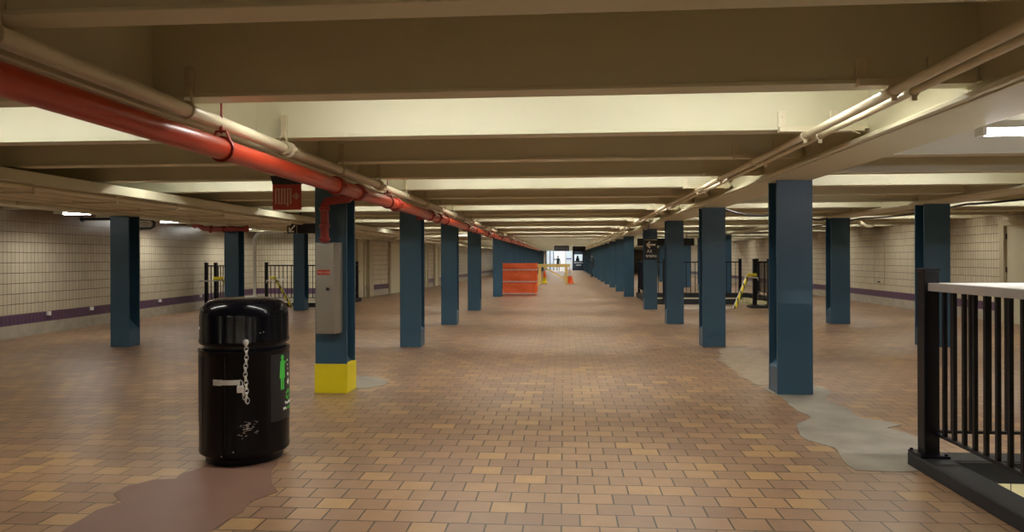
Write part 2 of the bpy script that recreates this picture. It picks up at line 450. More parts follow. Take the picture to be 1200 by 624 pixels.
# double door at the right edge of the right wall
d = tag(MB().box(9.94, 10.02, 15.2, 16.55, 0.01, 2.2).build('door_5', M['door'], bevel=0.004), kind='structure')
m = MB(); m.box(9.88, 10.02, 16.55, 16.72, 0, 2.32); m.box(9.88, 10.02, 15.05, 15.2, 0, 2.32); m.box(9.88, 10.02, 15.2, 16.55, 2.2, 2.32)
m.build('door_frame', M['frame'], d, bevel=0.004)
for z in (0.35, 1.15, 1.9): MB().tube([(9.925, 16.53, z), (9.925, 16.53, z + 0.12)], 0.014).build('hinge', M['sign_black'], d)
# access panel on the right wall
ap = tag(MB().box(9.975, 10.02, 22.69, 23.34, 0.68, 1.95).build('access_panel', M['tile_y'], bevel=0.004),
         'narrow cream access panel set into the tiled right-hand wall', 'panel')
m = MB(); m.box(9.968, 9.99, 22.66, 22.69, 0.65, 1.98); m.box(9.968, 9.99, 23.34, 23.37, 0.65, 1.98); m.box(9.968, 9.99, 22.69, 23.34, 0.65, 0.68); m.box(9.968, 9.99, 22.69, 23.34, 1.95, 1.98)
m.build('panel_frame', M['frame'], ap)
MB().box(9.955, 9.98, 22.95, 23.1, 0.70, 0.74).build('latch', M['sign_black'], ap)
# small white outlet boxes on the left base band
for k, y in enumerate((13.6, 15.0, 17.9, 20.2)):
    x = -10.5 - (y - 12.3) * 0.048 + 0.03
    MB().box(x - 0.03, x + 0.02, y - 0.04, y + 0.04, 0.36, 0.44).build('wall_plate', M['white'], bpy.data.objects['trim_1'])

# ------------------------------------------------------------------ columns
def make_column(w, h, name='steel_column'):
    """H-section steel column: flanges face along the hall, boxed foot with a sloped top"""
    t = empty(name)
    m = MB(); D = 0.32
    m.box(-w/2, w/2, 0, 0.022, 0, h); m.box(-w/2, w/2, D - 0.022, D, 0, h); m.box(-0.014, 0.014, 0.022, D - 0.022, 0, h)
    m.build('shaft', M['teal'], t, bevel=0.002)
    for sx in (-1, 1):
        q = MB(); x0, x1 = sx*0.014, sx*(w/2 - 0.004)
        q.add([(x0,0.022,0),(x1,0.022,0),(x1,D-0.022,0),(x0,D-0.022,0),(x0,0.022,0.46),(x1,0.022,0.29),(x1,D-0.022,0.29),(x0,D-0.022,0.46)],
              [(0,1,2,3),(4,5,6,7),(0,1,5,4),(1,2,6,5),(2,3,7,6),(3,0,4,7)])
        q.build('boxed_foot', M['teal'], t)
    return t
cA = make_column(0.38, 2.345); cB = make_column(0.36, 2.345); cC = make_column(0.42, 2.388); cD = make_column(0.33, 2.248)
used = set()
def place_column(proto, x, y, label, group):
    o = proto if proto.name not in used else copy_tree(proto)
    used.add(proto.name) if o is proto else None
    o.location = (x, y, 0); tag(o, label, 'column', group); return o
rowR = [7.84, 11.97, 16.08, 20.58] + [27.35 + 4.3*k for k in range(14)]
rowL = [7.65, 11.7, 15.68, 20.07] + [27.25 + 4.3*k for k in range(14)]
extraR = {0: ', its foot by the grey floor patch', 3: ', carrying the arrow sign'}
extraL = {0: ' with a yellow foot and a steel hose cabinet', 4: ', beside the orange mesh barrier'}
for i, y in enumerate(rowR):
    if i < 8: lab = f'blue steel column, {ordinal(i)} from the camera in the right-hand inner row' + extraR.get(i, '')
    else: lab = 'distant blue steel column far down the right-hand inner row, overlapping its neighbours'
    place_column(cA, 2.51, y, lab, 'blue columns of the right inner row')
for i, y in enumerate(rowL):
    if i < 8: lab = f'blue steel column, {ordinal(i)} from the camera in the left-hand inner row' + extraL.get(i, '')
    else: lab = 'distant blue steel column far down the left-hand inner row, overlapping its neighbours'
    c = place_column(cB, -2.60, y, lab, 'blue columns of the left inner row')
    if i == 0: firstL = c
for i, y in enumerate((12.15, 16.24, 20.5, 27.4, 31.7, 36.0, 40.3, 44.6, 48.9)):
    if i < 6: lab = f'blue steel column, {ordinal(i)} from the camera in the outer row near the right wall'
    else: lab = 'distant blue steel column of the outer row near the right wall'
    place_column(cC, 6.20, y, lab, 'blue columns of the right outer row')
for i, (x, y) in enumerate(((-7.6, 11.46), (-7.65, 15.6), (-7.72, 19.9))):
    place_column(cD, x, y, ['blue steel column nearest the left tiled wall, first of the outer row', 'blue steel column under the red pipe tee, behind the litter bin', 'blue steel column in front of the left stair railing'][i], 'blue columns of the left outer row')
# the yellow foot of the first left column: a painted sleeve of plate round the foot
m = MB(); m.box(-0.188, 0.188, -0.007, 0.327, 0, 0.325)
tag(m.build('painted_foot', M['yellow'], firstL, bevel=0.003), 'bright yellow painted foot')

# ------------------------------------------------------------------ ceiling lights
def make_light(L, tube_mat='tube', z=0.0, down=DOWN, spread=150):
    t = empty('ceiling_light')
    m = MB()
    m.add([(-L/2,-0.05,0.03),(L/2,-0.05,0.03),(L/2,0.05,0.03),(-L/2,0.05,0.03),(-L/2,-0.04,0.08),(L/2,-0.04,0.08),(L/2,0.04,0.08),(-L/2,0.04,0.08)],
          [(0,3,2,1),(4,5,6,7),(0,1,5,4),(1,2,6,5),(2,3,7,6),(3,0,4,7)])
    m.build('housing', M['white'], t)
    for s in (-1, 1): MB().box(s*L/2 - 0.012, s*L/2 + 0.012, -0.05, 0.05, -0.02, 0.04).build('lamp_holder', M['white'], t)
    MB().tube([(-L/2 + 0.01, 0, 0), (L/2 - 0.01, 0, 0)], 0.019, 8).build('fluorescent_tube', M[tube_mat], t)
    for s in (-1, 1): MB().tube([(s*L*0.35, 0, 0.08), (s*L*0.35, 0, 0.08 + z)], 0.006, 6).build('hanger_rod', M['bracket'], t)
    ld = bpy.data.lights.new('batten_light', 'AREA'); ld.shape = 'RECTANGLE'; ld.size = L - 0.1; ld.size_y = 0.05
    ld.energy = down * (L / 2.2); ld.color = (1.0, 0.97, 0.88) if tube_mat != 'tube_cool' else (0.8, 0.9, 1.0); ld.spread = math.radians(spread)
    lo = bpy.data.objects.new('batten_light', ld); col.objects.link(lo); lo.parent = t; lo.location = (0, 0, -0.022)
    return t
lm = make_light(1.9, 'tube', 0.2, DOWN*1.15); ls = make_light(2.2, 'tube', 0.2); lr = make_light(2.6, 'tube_white', 0.5); lw = make_light(0.9, 'tube', 0.45, 45)
lused = set()
def place_light(p, loc, label, group):
    o = p if p.name not in lused else copy_tree(p)
    if o is p: lused.add(p.name)
    o.location = loc; tag(o, label, 'ceiling light', group)
row = 0; y = 4.62 - 8.4
while y < END_Y - 2:
    far = y > 30
    rt = 'behind the camera' if row == 0 else f'{ordinal(min(17, max(0, row - 2)))} row from the camera'
    if row == 1:      # no battens hang in this bay
        y += 4.2; row += 1; continue
    for x in (-1.02, 1.02):
        place_light(lm, (x, y, 2.68), 'fluorescent batten hidden between the middle ceiling beams' + ('' if far else f', {rt}, {"left" if x < 0 else "right"} half'), 'battens between the middle beams')
    if row == 2:
        place_light(lr, (4.11, 4.95, 2.335), 'low bright fluorescent batten over the right aisle beside the girder', 'battens over the right aisle')
    elif y < 62:
        place_light(ls, (4.4, y, 2.68), 'fluorescent batten hidden between beams over the right aisle' + (', far down the hall' if far else f', {rt}'), 'battens over the right aisle')
    if y < 62: place_light(ls, (8.3, y, 2.68), 'fluorescent batten between beams by the right tiled wall' + (', far down the hall' if far else f', {rt}'), 'battens by the right wall')
    if y < 24:
        place_light(lw, (-9.32 if y < 15 else -9.85, y, 2.40 if y < 15 else 2.46), f'short fluorescent batten by the left tiled wall, {rt}', 'battens by the left wall')
    if y < 62:
        place_light(ls, (-4.3, y, 2.68), 'fluorescent batten hidden between beams over the left aisle' + (', far down the hall' if far else f', {rt}'), 'battens over the left aisle')
    y += 4.2; row += 1

M['tube_dim'] = glow('dim_tube', (1.0, 0.975, 0.83), 5.0)
o = copy_tree(ls, loc=(-9.4, 23.0, 2.68)); tag(o, 'fluorescent batten over the left stair opening, in front of the bright tiled end wall', 'ceiling light', 'batten over the left stair')  # extra unseen lamp, added to brighten the end wall behind the stair
lst = make_light(1.2, 'tube_dim', 0.0, 75, 42); lst.location = (3.5, -0.9, -1.8); lst.rotation_euler = (PI/2, 0, 0)  # unseen fill lamp added down the shaft, narrow beam onto its far wall
tag(lst, 'fluorescent batten on the wall inside the near stair opening', 'ceiling light')
# ------------------------------------------------------------------ pipes under the ceiling
# red standpipe main
rp = empty('red_standpipe', (-2.17, 0, 2.20), label='long thick red standpipe running down the hall beside the left columns', cat='pipe')
MB().tube([(0, -3, 0), (0, 62, 0)], 0.068, 20).build('pipe_run', M['red'], rp, smooth=True)
def coupling(parent, y, r=0.068, w=0.10, x=0, z=0, mat='dark_red'):
    m = MB(); m.tube([(x, y - w/2, z), (x, y - w/2 + 0.012, z), (x, y + w/2 - 0.012, z), (x, y + w/2, z)], [r + 0.006, r + 0.022, r + 0.022, r + 0.006], 18)
    for s in (-1, 1): m.box(x + s*(r + 0.02) - 0.022, x + s*(r + 0.02) + 0.022, y - 0.03, y + 0.03, z - 0.014, z + 0.014)
    m.build('coupling', M[mat], parent, smooth=True)
for y in (2.2, 6.55, 7.25, 8.9, 11.2, 11.9, 15.4, 19.6, 23.8, 28.0, 32.2, 36.4): coupling(rp, y)
def clevis(parent, y, r, top, mat, x=0, z=0):
    m = MB(); m.torus((x, y, z), r + 0.008, 0.009, 'y', 24, 8)
    m.bar((x - r*0.95, y, z + r*0.5), (x - r*0.5, y, z + r + 0.045), 0.022, 0.008); m.bar((x + r*0.95, y, z + r*0.5), (x + r*0.5, y, z + r + 0.045), 0.022, 0.008)
    m.bar((x - r*0.55, y, z + r + 0.045), (x + r*0.55, y, z + r + 0.045), 0.02, 0.012)
    m.tube([(x + 0.0, y, z + r + 0.03), (x + 0.0, y, top)], 0.007, 8); m.lathe([(0.014, 0), (0.014, 0.02)], (x, y, z + r + 0.05), 10)
    m.build('hanger', mat, parent)
for y in (4.3, 8.5, 12.7, 16.9, 21.1, 25.3, 29.5, 33.7): clevis(rp, y, 0.068, 0.80, M['dark_red'], x=-0.0)
# tee to the hose cabinet on the first left column
m = MB(); m.tube([(0, 7.10, 0), (-0.06, 7.2, -0.035), (-0.12, 7.30, -0.06), (-0.30, 7.40, -0.065), (-0.40, 7.45, -0.075), (-0.435, 7.47, -0.11), (-0.44, 7.48, -0.18), (-0.44, 7.48, -0.52)], 0.045, 16)
m.build('branch_pipe', M['dark_red'], rp, smooth=True)
for z in (-0.17, -0.36, -0.50): MB().lathe([(0.046, 0), (0.06, 0.006), (0.06, 0.03), (0.046, 0.036)], (-0.44, 7.48, z), 16).build('branch_collar', M['dark_red'], rp, smooth=True)
# cross branch at the third column
m = MB(); m.tube([(0, 11.4, 0), (-0.1, 11.4, -0.02), (-0.25, 11.4, -0.02)], 0.04, 12); m.build('branch_pipe', M['dark_red'], rp, smooth=True)

# cream pipe above the red one
wp = empty('cream_pipe', (-2.20, 0, 2.375), label='single cream painted pipe hung from the beams above the red standpipe', cat='pipe')
MB().tube([(0, -3, 0), (0, 70, 0)], 0.042, 16).build('pipe_run', M['pipe_cream'], wp, smooth=True)
m = MB(); m.tube([(-0.065, -3, 0.035), (-0.065, 5.0, 0.035)], 0.012, 8); m.tube([(-0.1, -3, 0.035), (-0.1, 4.6, 0.035)], 0.009, 8); m.build('thin_conduit', M['bracket'], wp, smooth=True)
for k in range(-2, 30):
    y = BEAM0 + BP*k
    m = MB(); m.torus((0, y - 0.03, 0), 0.049, 0.007, 'y', 20, 6)
    m.box(-0.022, 0.022, y - 0.012, y + 0.019, 0.085, 0.26)
    m.bar((-0.035, y - 0.03, 0.03), (-0.012, y - 0.012, 0.12), 0.014, 0.006); m.bar((0.04, y - 0.03, 0.03), (0.012, y - 0.012, 0.12), 0.014, 0.006)
    for z in (0.16, 0.22): m.tube([(0, y - 0.018, z), (0, y - 0.008, z)], 0.008, 6)
    m.build('hanger', M['bracket'], wp)
for k in range(0, 22):
    coupling(wp, BEAM0 + BP*k*2 + 0.1, 0.040, 0.06, mat='pipe_cream')

# pair of cream conduits on the right
cp = empty('conduit_pair', (1.79, 0, 2.405), label='pair of cream conduits running down the hall under the right-hand girder', cat='pipe')
MB().tube([(0, -3, 0), (0, 70, 0)], 0.027, 14).build('conduit', M['pipe_cream'], cp, smooth=True)
MB().tube([(0.105, -3, -0.005), (0.105, 70, -0.005)], 0.021, 14).build('conduit', M['pipe_cream'], cp, smooth=True)
for k in range(-2, 30):
    y = BEAM0 + BP*k
    m = MB(); m.box(-0.19, 0.42, y - 0.045, y - 0.004, 0.028, 0.068)       # strut under the beam edge
    m.box(-0.19, -0.13, y - 0.004, y + 0.019, 0.03, 0.19)                   # plate up the beam web
    m.box(0.19, 0.24, y - 0.004, y + 0.019, 0.03, 0.19)
    m.tube([(-0.16, y - 0.012, 0.15), (-0.16, y - 0.002, 0.15)], 0.01, 6)
    m.build('strut_bracket', M['pipe_cream'], cp, bevel=0.002)
    for x, r_ in ((0, 0.031), (0.105, 0.025)):
        MB().torus((x, y - 0.025, -x*0.05), r_, 0.006, 'y', 16, 6).box(x - 0.014, x + 0.014, y - 0.032, y - 0.018, -0.055, -0.02).build('pipe_clamp', M['pipe_cream'], cp)
for x in (0.45,):
    m = MB()
    for k in (0, 3, 6, 9): m.tube([(0.33, BEAM0 + BP*k - 0.02, 0.03), (0.36, BEAM0 + BP*k - 0.1, -0.0)], 0.006, 6)
    m.build('cut_rod', M['bracket'], cp)

# wide cable tray under the left aisle beams
tr = empty('cable_tray', (0, 0, 0), label='wide cream cable tray with conduits running over the left aisle', cat='cable tray')
m = MB(); m.box(-7.34, -5.58, -3, 24.3, 2.31, 2.335); m.box(-5.60, -5.565, -3, 24.3, 2.31, 2.425); m.box(-7.34, -7.31, -3, 24.3, 2.31, 2.425)
m.build('tray_pan', M['cream'], tr, bevel=0.003)
for x, r in ((-5.75, 0.03), (-6.02, 0.04), (-6.45, 0.035), (-6.95, 0.03)):
    MB().tube([(x, -3, 2.31 - r), (x, 24.2, 2.31 - r)], r, 12).build('conduit', M['pipe_cream'], tr, smooth=True)
for k in range(-2, 17):
    y = BEAM0 + BP*k + 0.3
    m = MB(); m.box(-7.0, -5.66, y, y + 0.035, 2.215, 2.232)
    for x in (-5.66, -6.25, -7.0): m.tube([(x, y + 0.017, 2.20), (x, y + 0.017, 2.31)], 0.008, 6)
    m.build('clamp_strap', M['bracket'], tr)

# black cable slung along the right outer row and thin cables
def cable(pts, r, label, name='cable', mat='black', group=None):
    out = []
    for a, b in zip(pts, pts[1:]):
        for k in range(6):
            t = k/6; sag = 4*t*(1-t)*0.05
            out.append((a[0]+(b[0]-a[0])*t, a[1]+(b[1]-a[1])*t, a[2]+(b[2]-a[2])*t - sag))
    out.append(pts[-1])
    return tag(MB().tube(out, r, 8).build(name, M[mat], smooth=True), label, 'cable', group)
cable([(6.55, 26, 2.38), (6.6, 20.3, 2.37), (6.6, 16.2, 2.37), (6.62, 12.1, 2.37), (6.6, 8.0, 2.38), (6.6, 3.0, 2.38)], 0.016, 'black cable slung along the outer right row of columns')
cable([(2.75, 12.3, 2.34), (3.9, 13.6, 2.30), (4.9, 14.6, 2.33), (5.9, 16.2, 2.38)], 0.02, 'black cable sagging from the second right column across the aisle')
cable([(1.95, 16.2, 2.36), (2.2, 18.4, 2.31), (2.3, 20.7, 2.35)], 0.02, 'short black cable looping over the arrow sign column')
cable([(7.0, 14.2, 2.38), (7.5, 15.2, 2.34), (8.3, 17.0, 2.31), (8.8, 18.0, 2.38)], 0.045, 'bent cream conduit offset under the right aisle ceiling', 'bent_conduit', 'bracket')
cable([(6.9, 17.0, 2.38), (7.2, 17.6, 2.34), (7.9, 18.6, 2.32)], 0.045, 'short cream conduit stub left of the bent one', 'bent_conduit', 'bracket')

# red tee on top of the second left outer column
t = empty('red_pipe_tee', (0, 15.35, 0), label='dark red branch pipe with flanges crossing in front of the left outer column top', cat='pipe')
m = MB(); m.tube([(-8.35, 0, 2.30), (-8.27, 0, 2.27), (-8.17, 0, 2.20), (-8.05, 0, 2.18), (-7.20, 0, 2.185), (-7.15, 0, 2.185)], 0.055, 14)
m.tube([(-7.52, 0, 2.18), (-7.52, 0, 2.31)], 0.06, 14); m.build('pipe_run', M['dark_red'], t, smooth=True)
for x in (-8.36, -8.0, -7.7, -7.16): MB().tube([(x - 0.02, 0, 2.30 if x < -8.3 else 2.183), (x + 0.02, 0, 2.28 if x < -8.3 else 2.183)], 0.085, 14).build('flange', M['dark_red'], t, smooth=True)
# white riser pipe by the left stair
t = empty('white_riser_pipe', (-9.55, 21.0, 0), label='white vertical riser pipe with curved top beside the left stair railing', cat='pipe')
MB().tube([(0, 0, 0), (0, 0, 2.05), (0.02, 0, 2.16), (0.09, 0, 2.26), (0.2, 0, 2.31), (0.9, 0, 2.33)], 0.045, 12).build('pipe_run', M['white'], t, smooth=True)
MB().lathe([(0.07, 0), (0.07, 0.02), (0.048, 0.05)], (0, 0, 0), 16).build('floor_flange', M['white'], t)
# hooked dark pipe at the left wall
t = empty('bent_wall_pipe', (-10.45, 14.5, 2.2), label='dark bent pipe reaching out of the left wall behind the first outer column', cat='pipe')
MB().tube([(-0.02, 0, 0.18), (0.01, 0, 0.18)], 0.06, 12).build('wall_flange', M['sign_black'], t)
MB().tube([(0, 0, 0.18), (0.9, 0, 0.18), (1.55, 0, 0.16), (1.62, 0, 0.10), (1.62, 0, 0.02), (1.55, 0, -0.03), (0.95, 0, -0.03)], 0.03, 10).build('pipe_run', M['sign_black'], t, smooth=True)
# overhead pipes of the far left aisle
for k, (x0, x1, y0, y1, z) in enumerate(((-7.0, -4.2, 24.8, 24.5, 2.38), (-6.6, -3.6, 27, 26, 2.36), (-6.6, -3.4, 30, 33, 2.38), (-6.0, -5.2, 24.6, 60, 2.25))):
    tag(MB().tube([(x0, y0, z), ((x0+x1)/2, (y0+y1)/2, z - 0.02), (x1, y1, z)], 0.05, 12).build('overhead_pipe', M['pipe_cream'], smooth=True),
        ['pale pipe crossing the left aisle ceiling at the end of the cable tray', 'pale pipe crossing the left aisle ceiling, middle of the three', 'pale pipe crossing the left aisle ceiling, farthest of the three', 'long pale pipe running away under the far left aisle ceiling'][k], 'pipe', 'pale pipes of the left aisle ceiling')

# ------------------------------------------------------------------ hose cabinet on the first left column
t = empty('hose_cabinet', (-2.715, 7.65, 0.68), label='tall stainless steel hose cabinet fixed to the first left column', cat='cabinet')
m = MB(); m.prism([(0, 0), (0, -0.17), (0.205, -0.17), (0.255, -0.11), (0.255, 0)], 0, 1.0); m.build('cabinet_body', M['steel'], t, bevel=0.004)
MB().box(0.008, 0.198, -0.178, -0.169, 0.015, 0.985).build('cabinet_door', M['steel'], t, bevel=0.003)
lb = tag(MB().box(0.022, 0.165, -0.182, -0.177, 0.645, 0.70).build('label_plate', M['red_sign'], t, bevel=0.001), 'small red label with pale lettering')
text_on('lettering', 'FIRE HOSE', 0.031, M['sign_pale'], lb, (0.028, -0.1825, 0.661))
m = MB(); m.tube([(0.145, -0.178, 0.49), (0.145, -0.20, 0.49)], 0.018, 14); m.build('lock', M['sign_black'], t)

# red hose sign
t = empty('hose_sign', (-3.09, 7.62, 2.05), label='red square sign with pale hose rack symbol hanging left of the first column', cat='sign')
MB().box(-0.165, 0.16, 0, 0.02, 0, 0.285).build('sign_plate', M['red_sign'], t, bevel=0.002)
m = MB()
for i in range(6):
    x = -0.135 + i*0.034; m.box(x, x + 0.017, -0.004, 0.001, 0.065 - (0.02 if i == 4 else 0), 0.24)
    if i < 5: m.box(x + 0.017, x + 0.034, -0.004, 0.001, 0.23 if i % 2 == 0 else 0.065, 0.24 if i % 2 == 0 else 0.075)
m.box(0.062, 0.14, -0.004, 0.001, 0.148, 0.156); m.box(0.105, 0.113, -0.004, 0.001, 0.11, 0.195); m.torus((0.109, -0.002, 0.152), 0.026, 0.004, 'y', 18, 6)
m.build('hose_symbol', M['sign_pale'], t)
m = MB(); m.add([(-0.165, 0.0, 0.285), (0.16, 0.0, 0.285), (0.16, 0.02, 0.285), (-0.165, 0.02, 0.285), (-0.18, -0.03, 0.38), (0.175, -0.03, 0.38), (0.175, 0.25, 0.38), (-0.18, 0.25, 0.38)],
      [(0,3,2,1),(4,5,6,7),(0,1,5,4),(1,2,6,5),(2,3,7,6),(3,0,4,7)]); m.box(0.1, 0.335, 0.02, 0.05, 0.335, 0.375); m.build('sign_bracket', M['sign_black'], t)

# hanging black arrow sign over the left aisle
t = empty('hanging_arrow_sign', (-6.09, 15.0, 2.06), label='long black sign with a white down-left arrow hanging over the left aisle', cat='sign')
MB().box(0, 1.4, 0, 0.06, 0, 0.22).build('sign_box', M['sign_black'], t, bevel=0.004)
m = MB(); m.bar((0.19, -0.003, 0.185), (0.075, -0.003, 0.065), 0.006, 0.032, up=(1, 0, -1)); m.bar((0.045, -0.003, 0.045), (0.165, -0.003, 0.045), 0.006, 0.03); m.bar((0.06, -0.003, 0.03), (0.06, -0.003, 0.145), 0.006, 0.03, up=(1, 0, 0))
m.build('arrow', M['lettering'], t)
m = MB(); m.box(0.0, 0.012, -0.004, 0, 0, 0.22); m.box(0.225, 0.235, -0.004, 0, 0, 0.22); m.box(0.0, 0.235, -0.004, 0, 0.21, 0.22); m.build('arrow_border', M['bracket'], t)
for x in (0.3, 1.1): MB().tube([(x, 0.03, 0.22), (x, 0.03, 0.9)], 0.012, 8).build('hanger_rod', M['sign_black'], t)

# All trains sign on the fourth right column
t = empty('direction_sign', (2.335, 20.545, 1.45), label='black sign with a white arrow on the fourth column of the right inner row', cat='sign')
MB().box(-0.01, 0.36, 0, 0.03, 0, 0.58).build('sign_plate', M['sign_black'], t, bevel=0.003)
m = MB(); m.bar((0.11, -0.003, 0.43), (0.31, -0.003, 0.43), 0.006, 0.05)
m.bar((0.065, -0.003, 0.43), (0.155, -0.003, 0.52), 0.006, 0.05, up=(1, 0, -1)); m.bar((0.065, -0.003, 0.43), (0.155, -0.003, 0.34), 0.006, 0.05, up=(1, 0, 1))
m.build('arrow', M['lettering'], t)
text_on('lettering', 'All', 0.14, M['lettering'], t, (0.055, -0.004, 0.20)); text_on('lettering', 'trains', 0.14, M['lettering'], t, (0.03, -0.004, 0.07))
m = MB(); m.box(-0.01, 0.36, -0.003, 0, 0.565, 0.58); m.build('sign_border', M['bracket'], t)
# black hanging sign farther down on the right
t = empty('hanging_black_sign', (3.0, 29.0, 2.0), label='black sign hung over the right aisle behind the stair railing', cat='sign')
MB().box(0, 2.3, 0, 0.08, 0, 0.3).build('sign_box', M['sign_black'], t, bevel=0.005)
for x in (0.3, 2.0): MB().tube([(x, 0.04, 0.3), (x, 0.04, 0.99)], 0.015, 8).build('hanger_rod', M['sign_black'], t)

# ------------------------------------------------------------------ stair shafts, curbs, railings
def shaft(h, name, axis_y=True, depth=2.6, steps_from='near'):
    x0, x1, y0, y1 = h
    m = MB()
    m.box(x0 - 0.1, x0, y0 - 0.1, y1 + 0.1, -depth, -0.002); m.box(x1, x1 + 0.1, y0 - 0.1, y1 + 0.1, -depth, -0.002)
    m.box(x0, x1, y1, y1 + 0.1, -depth, -0.002); m.box(x0, x1, y0 - 0.1, y0, -depth, -0.002); m.box(x0, x1, y0, y1, -depth - 0.1, -depth)
    return tag(m.build(name, M['shaft_tile']), kind='structure')
shaft(NEAR, 'wall_lower_near'); shaft(RIGHT_WELL, 'wall_lower_right'); shaft(LEFT_WELL, 'wall_lower_left')
def flight(x0, x1, y0, y1, n, drop, label):
    m = MB(); dy = (y1 - y0) / n; dz = drop / n
    for i in range(n): m.box(x0, x1, y0 + dy*i, y1 if i == n-1 else y0 + dy*(i+1) + 0.02, -dz*(i+1) - 0.3, -dz*(i+1))
    tag(m.build('stair_flight', M['stair']), label, 'stairs')
flight(RIGHT_WELL[0] + 0.01, RIGHT_WELL[1] - 0.01, RIGHT_WELL[2] + 0.01, RIGHT_WELL[3] - 0.01, 13, 2.3, 'stairs descending inside the railed opening on the right')
flight(LEFT_WELL[0] + 0.01, LEFT_WELL[1] - 0.01, LEFT_WELL[2] + 0.01, LEFT_WELL[3] - 0.01, 10, 1.8, 'stairs descending inside the railed opening on the left')

def curb(segs, top, label, bev=0.008):
    m = MB()
    for s in segs: m.box(*s, 0, top)
    return tag(m.build('stair_curb', M['curb_black'], bevel=bev), label, 'curb')
# near curb: left band, far band, right band plus the black lining of the opening
m = MB(); m.prism([(2.47, -1), (2.68, -1), (2.68, 5.03), (4.35, 5.03), (4.35, -1), (4.55, -1), (4.55, 5.26), (2.47, 5.26)], 0.0, 0.095)
nc = tag(m.build('stair_curb', M['curb_black'], bevel=0.012), 'worn black curb under the near railing at the right edge', 'curb')
MB().box(2.682, 4.348, 5.012, 5.028, -0.05, 0.09).build('curb_lining', M['black'], nc)
rx = RIGHT_WELL; lx = LEFT_WELL
rc = curb([(rx[0]-0.2, rx[0], rx[2]-0.2, rx[3]+0.2), (rx[0], rx[1], rx[3], rx[3]+0.2), (rx[1], rx[1]+0.2, rx[2]-0.2, rx[3]+0.2), (rx[0], 5.55, rx[2]-0.2, rx[2])], 0.17, 'black curb round the railed stair opening at mid right', 0)
lc = curb([(lx[1], lx[1]+0.2, lx[2]-0.2, lx[3]+0.2), (-9.2, lx[1], lx[2]-0.2, lx[2])], 0.13, 'black curb round the railed stair opening at mid left', 0)

def railing(name, origin, pts, H, label, post_at=None, z0=0.0, post_w=0.09, bal=0.022, gap=0.115, mats=('black', 'black'), bot=0.16, cap=True, postH=None, corner_posts=True):
    """railing along straight runs: posts at the corners, top and bottom rails, square balusters"""
    t = empty(name, (0, 0, 0), label=label, cat='railing')
    postH = postH or H + 0.09
    if corner_posts:
        for (x, y) in pts:
            m = MB(); m.box(x - post_w/2, x + post_w/2, y - post_w/2, y + post_w/2, z0, postH)
            m.box(x - post_w*0.56, x + post_w*0.56, y - post_w*0.56, y + post_w*0.56, postH - 0.015, postH + 0.012)
            m.box(x - post_w*0.95, x + post_w*0.95, y - post_w*0.95, y + post_w*0.95, z0, z0 + 0.02)
            m.build('post', M['black'], t, bevel=0.004)
    for a, b in zip(pts, pts[1:]):
        A, B = Vector((*a, 0)), Vector((*b, 0)); L = (B - A).length; d = (B - A).normalized()
        MB().bar(A + Vector((0, 0, H)), B + Vector((0, 0, H)), 0.045, 0.035).build('top_rail', M[mats[0]], t, bevel=0.003)
        MB().bar(A + Vector((0, 0, z0 + bot)), B + Vector((0, 0, z0 + bot)), 0.04, 0.02).build('bottom_rail', M['black'], t)
        n = max(1, int(L / gap))
        for i in range(1, n):
            p = A + d * (L * i / n)
            MB().box(p.x - bal/2, p.x + bal/2, p.y - bal/2, p.y + bal/2, z0 + bot, H - 0.01).build('baluster', M['black'], t)
    return t
# near railing: along the hall towards the camera, and across at the far end
nr = empty('stair_railing', (0, 0, 0), label='black steel railing round the near stair opening at the right edge', cat='railing')
for (x, y) in ((2.575, 5.17), (4.45, 5.17), (2.575, 2.6)):
    m = MB(); m.box(x - 0.052, x + 0.052, y - 0.052, y + 0.052, 0.095, 1.405); m.box(x - 0.058, x + 0.058, y - 0.058, y + 0.058, 1.395, 1.42)
    m.build('post', M['black'], nr, bevel=0.006)
    m = MB(); m.box(x - 0.1, x + 0.1, y - 0.1, y + 0.09, 0.095, 0.112)
    for a in (-1, 1):
        for b in (-1, 1): m.lathe([(0.012, 0), (0.012, 0.02)], (x + a*0.08, y + b*0.078, 0.105), 8)
    m.build('base_plate', M['black'], nr, bevel=0.003)
MB().box(2.548, 2.602, 2.6, 5.12, 1.262, 1.318).build('top_rail', M['rail_top'], nr, bevel=0.004)
MB().box(2.62, 4.45, 5.143, 5.197, 1.262, 1.318).build('top_rail', M['rail_top'], nr, bevel=0.004)
tag(MB().box(2.602, 3.9, 3.2, 5.143, 1.292, 1.3165).build('shelf_plate', M['steel_shelf'] if 'steel_shelf' in M else M['white'], nr, bevel=0.003), 'pale flat plate behind the top rail')
MB().bar((2.6, 5.12, 0.262), (2.6, 2.6, 0.262), 0.035, 0.02).build('bottom_rail', M['black'], nr)
MB().bar((2.62, 5.17, 0.262), (4.4, 5.17, 0.262), 0.035, 0.02).build('bottom_rail', M['black'], nr)
for i in range(1, 21):
    y = 5.12 - i*0.118
    MB().box(2.588, 2.612, y - 0.012, y + 0.012, 0.255, 1.27).build('baluster', M['black'], nr)
for i in range(1, 15):
    x = 2.62 + i*0.122
    MB().box(x - 0.012, x + 0.012, 5.158, 5.182, 0.255, 1.27).build('baluster', M['black'], nr)

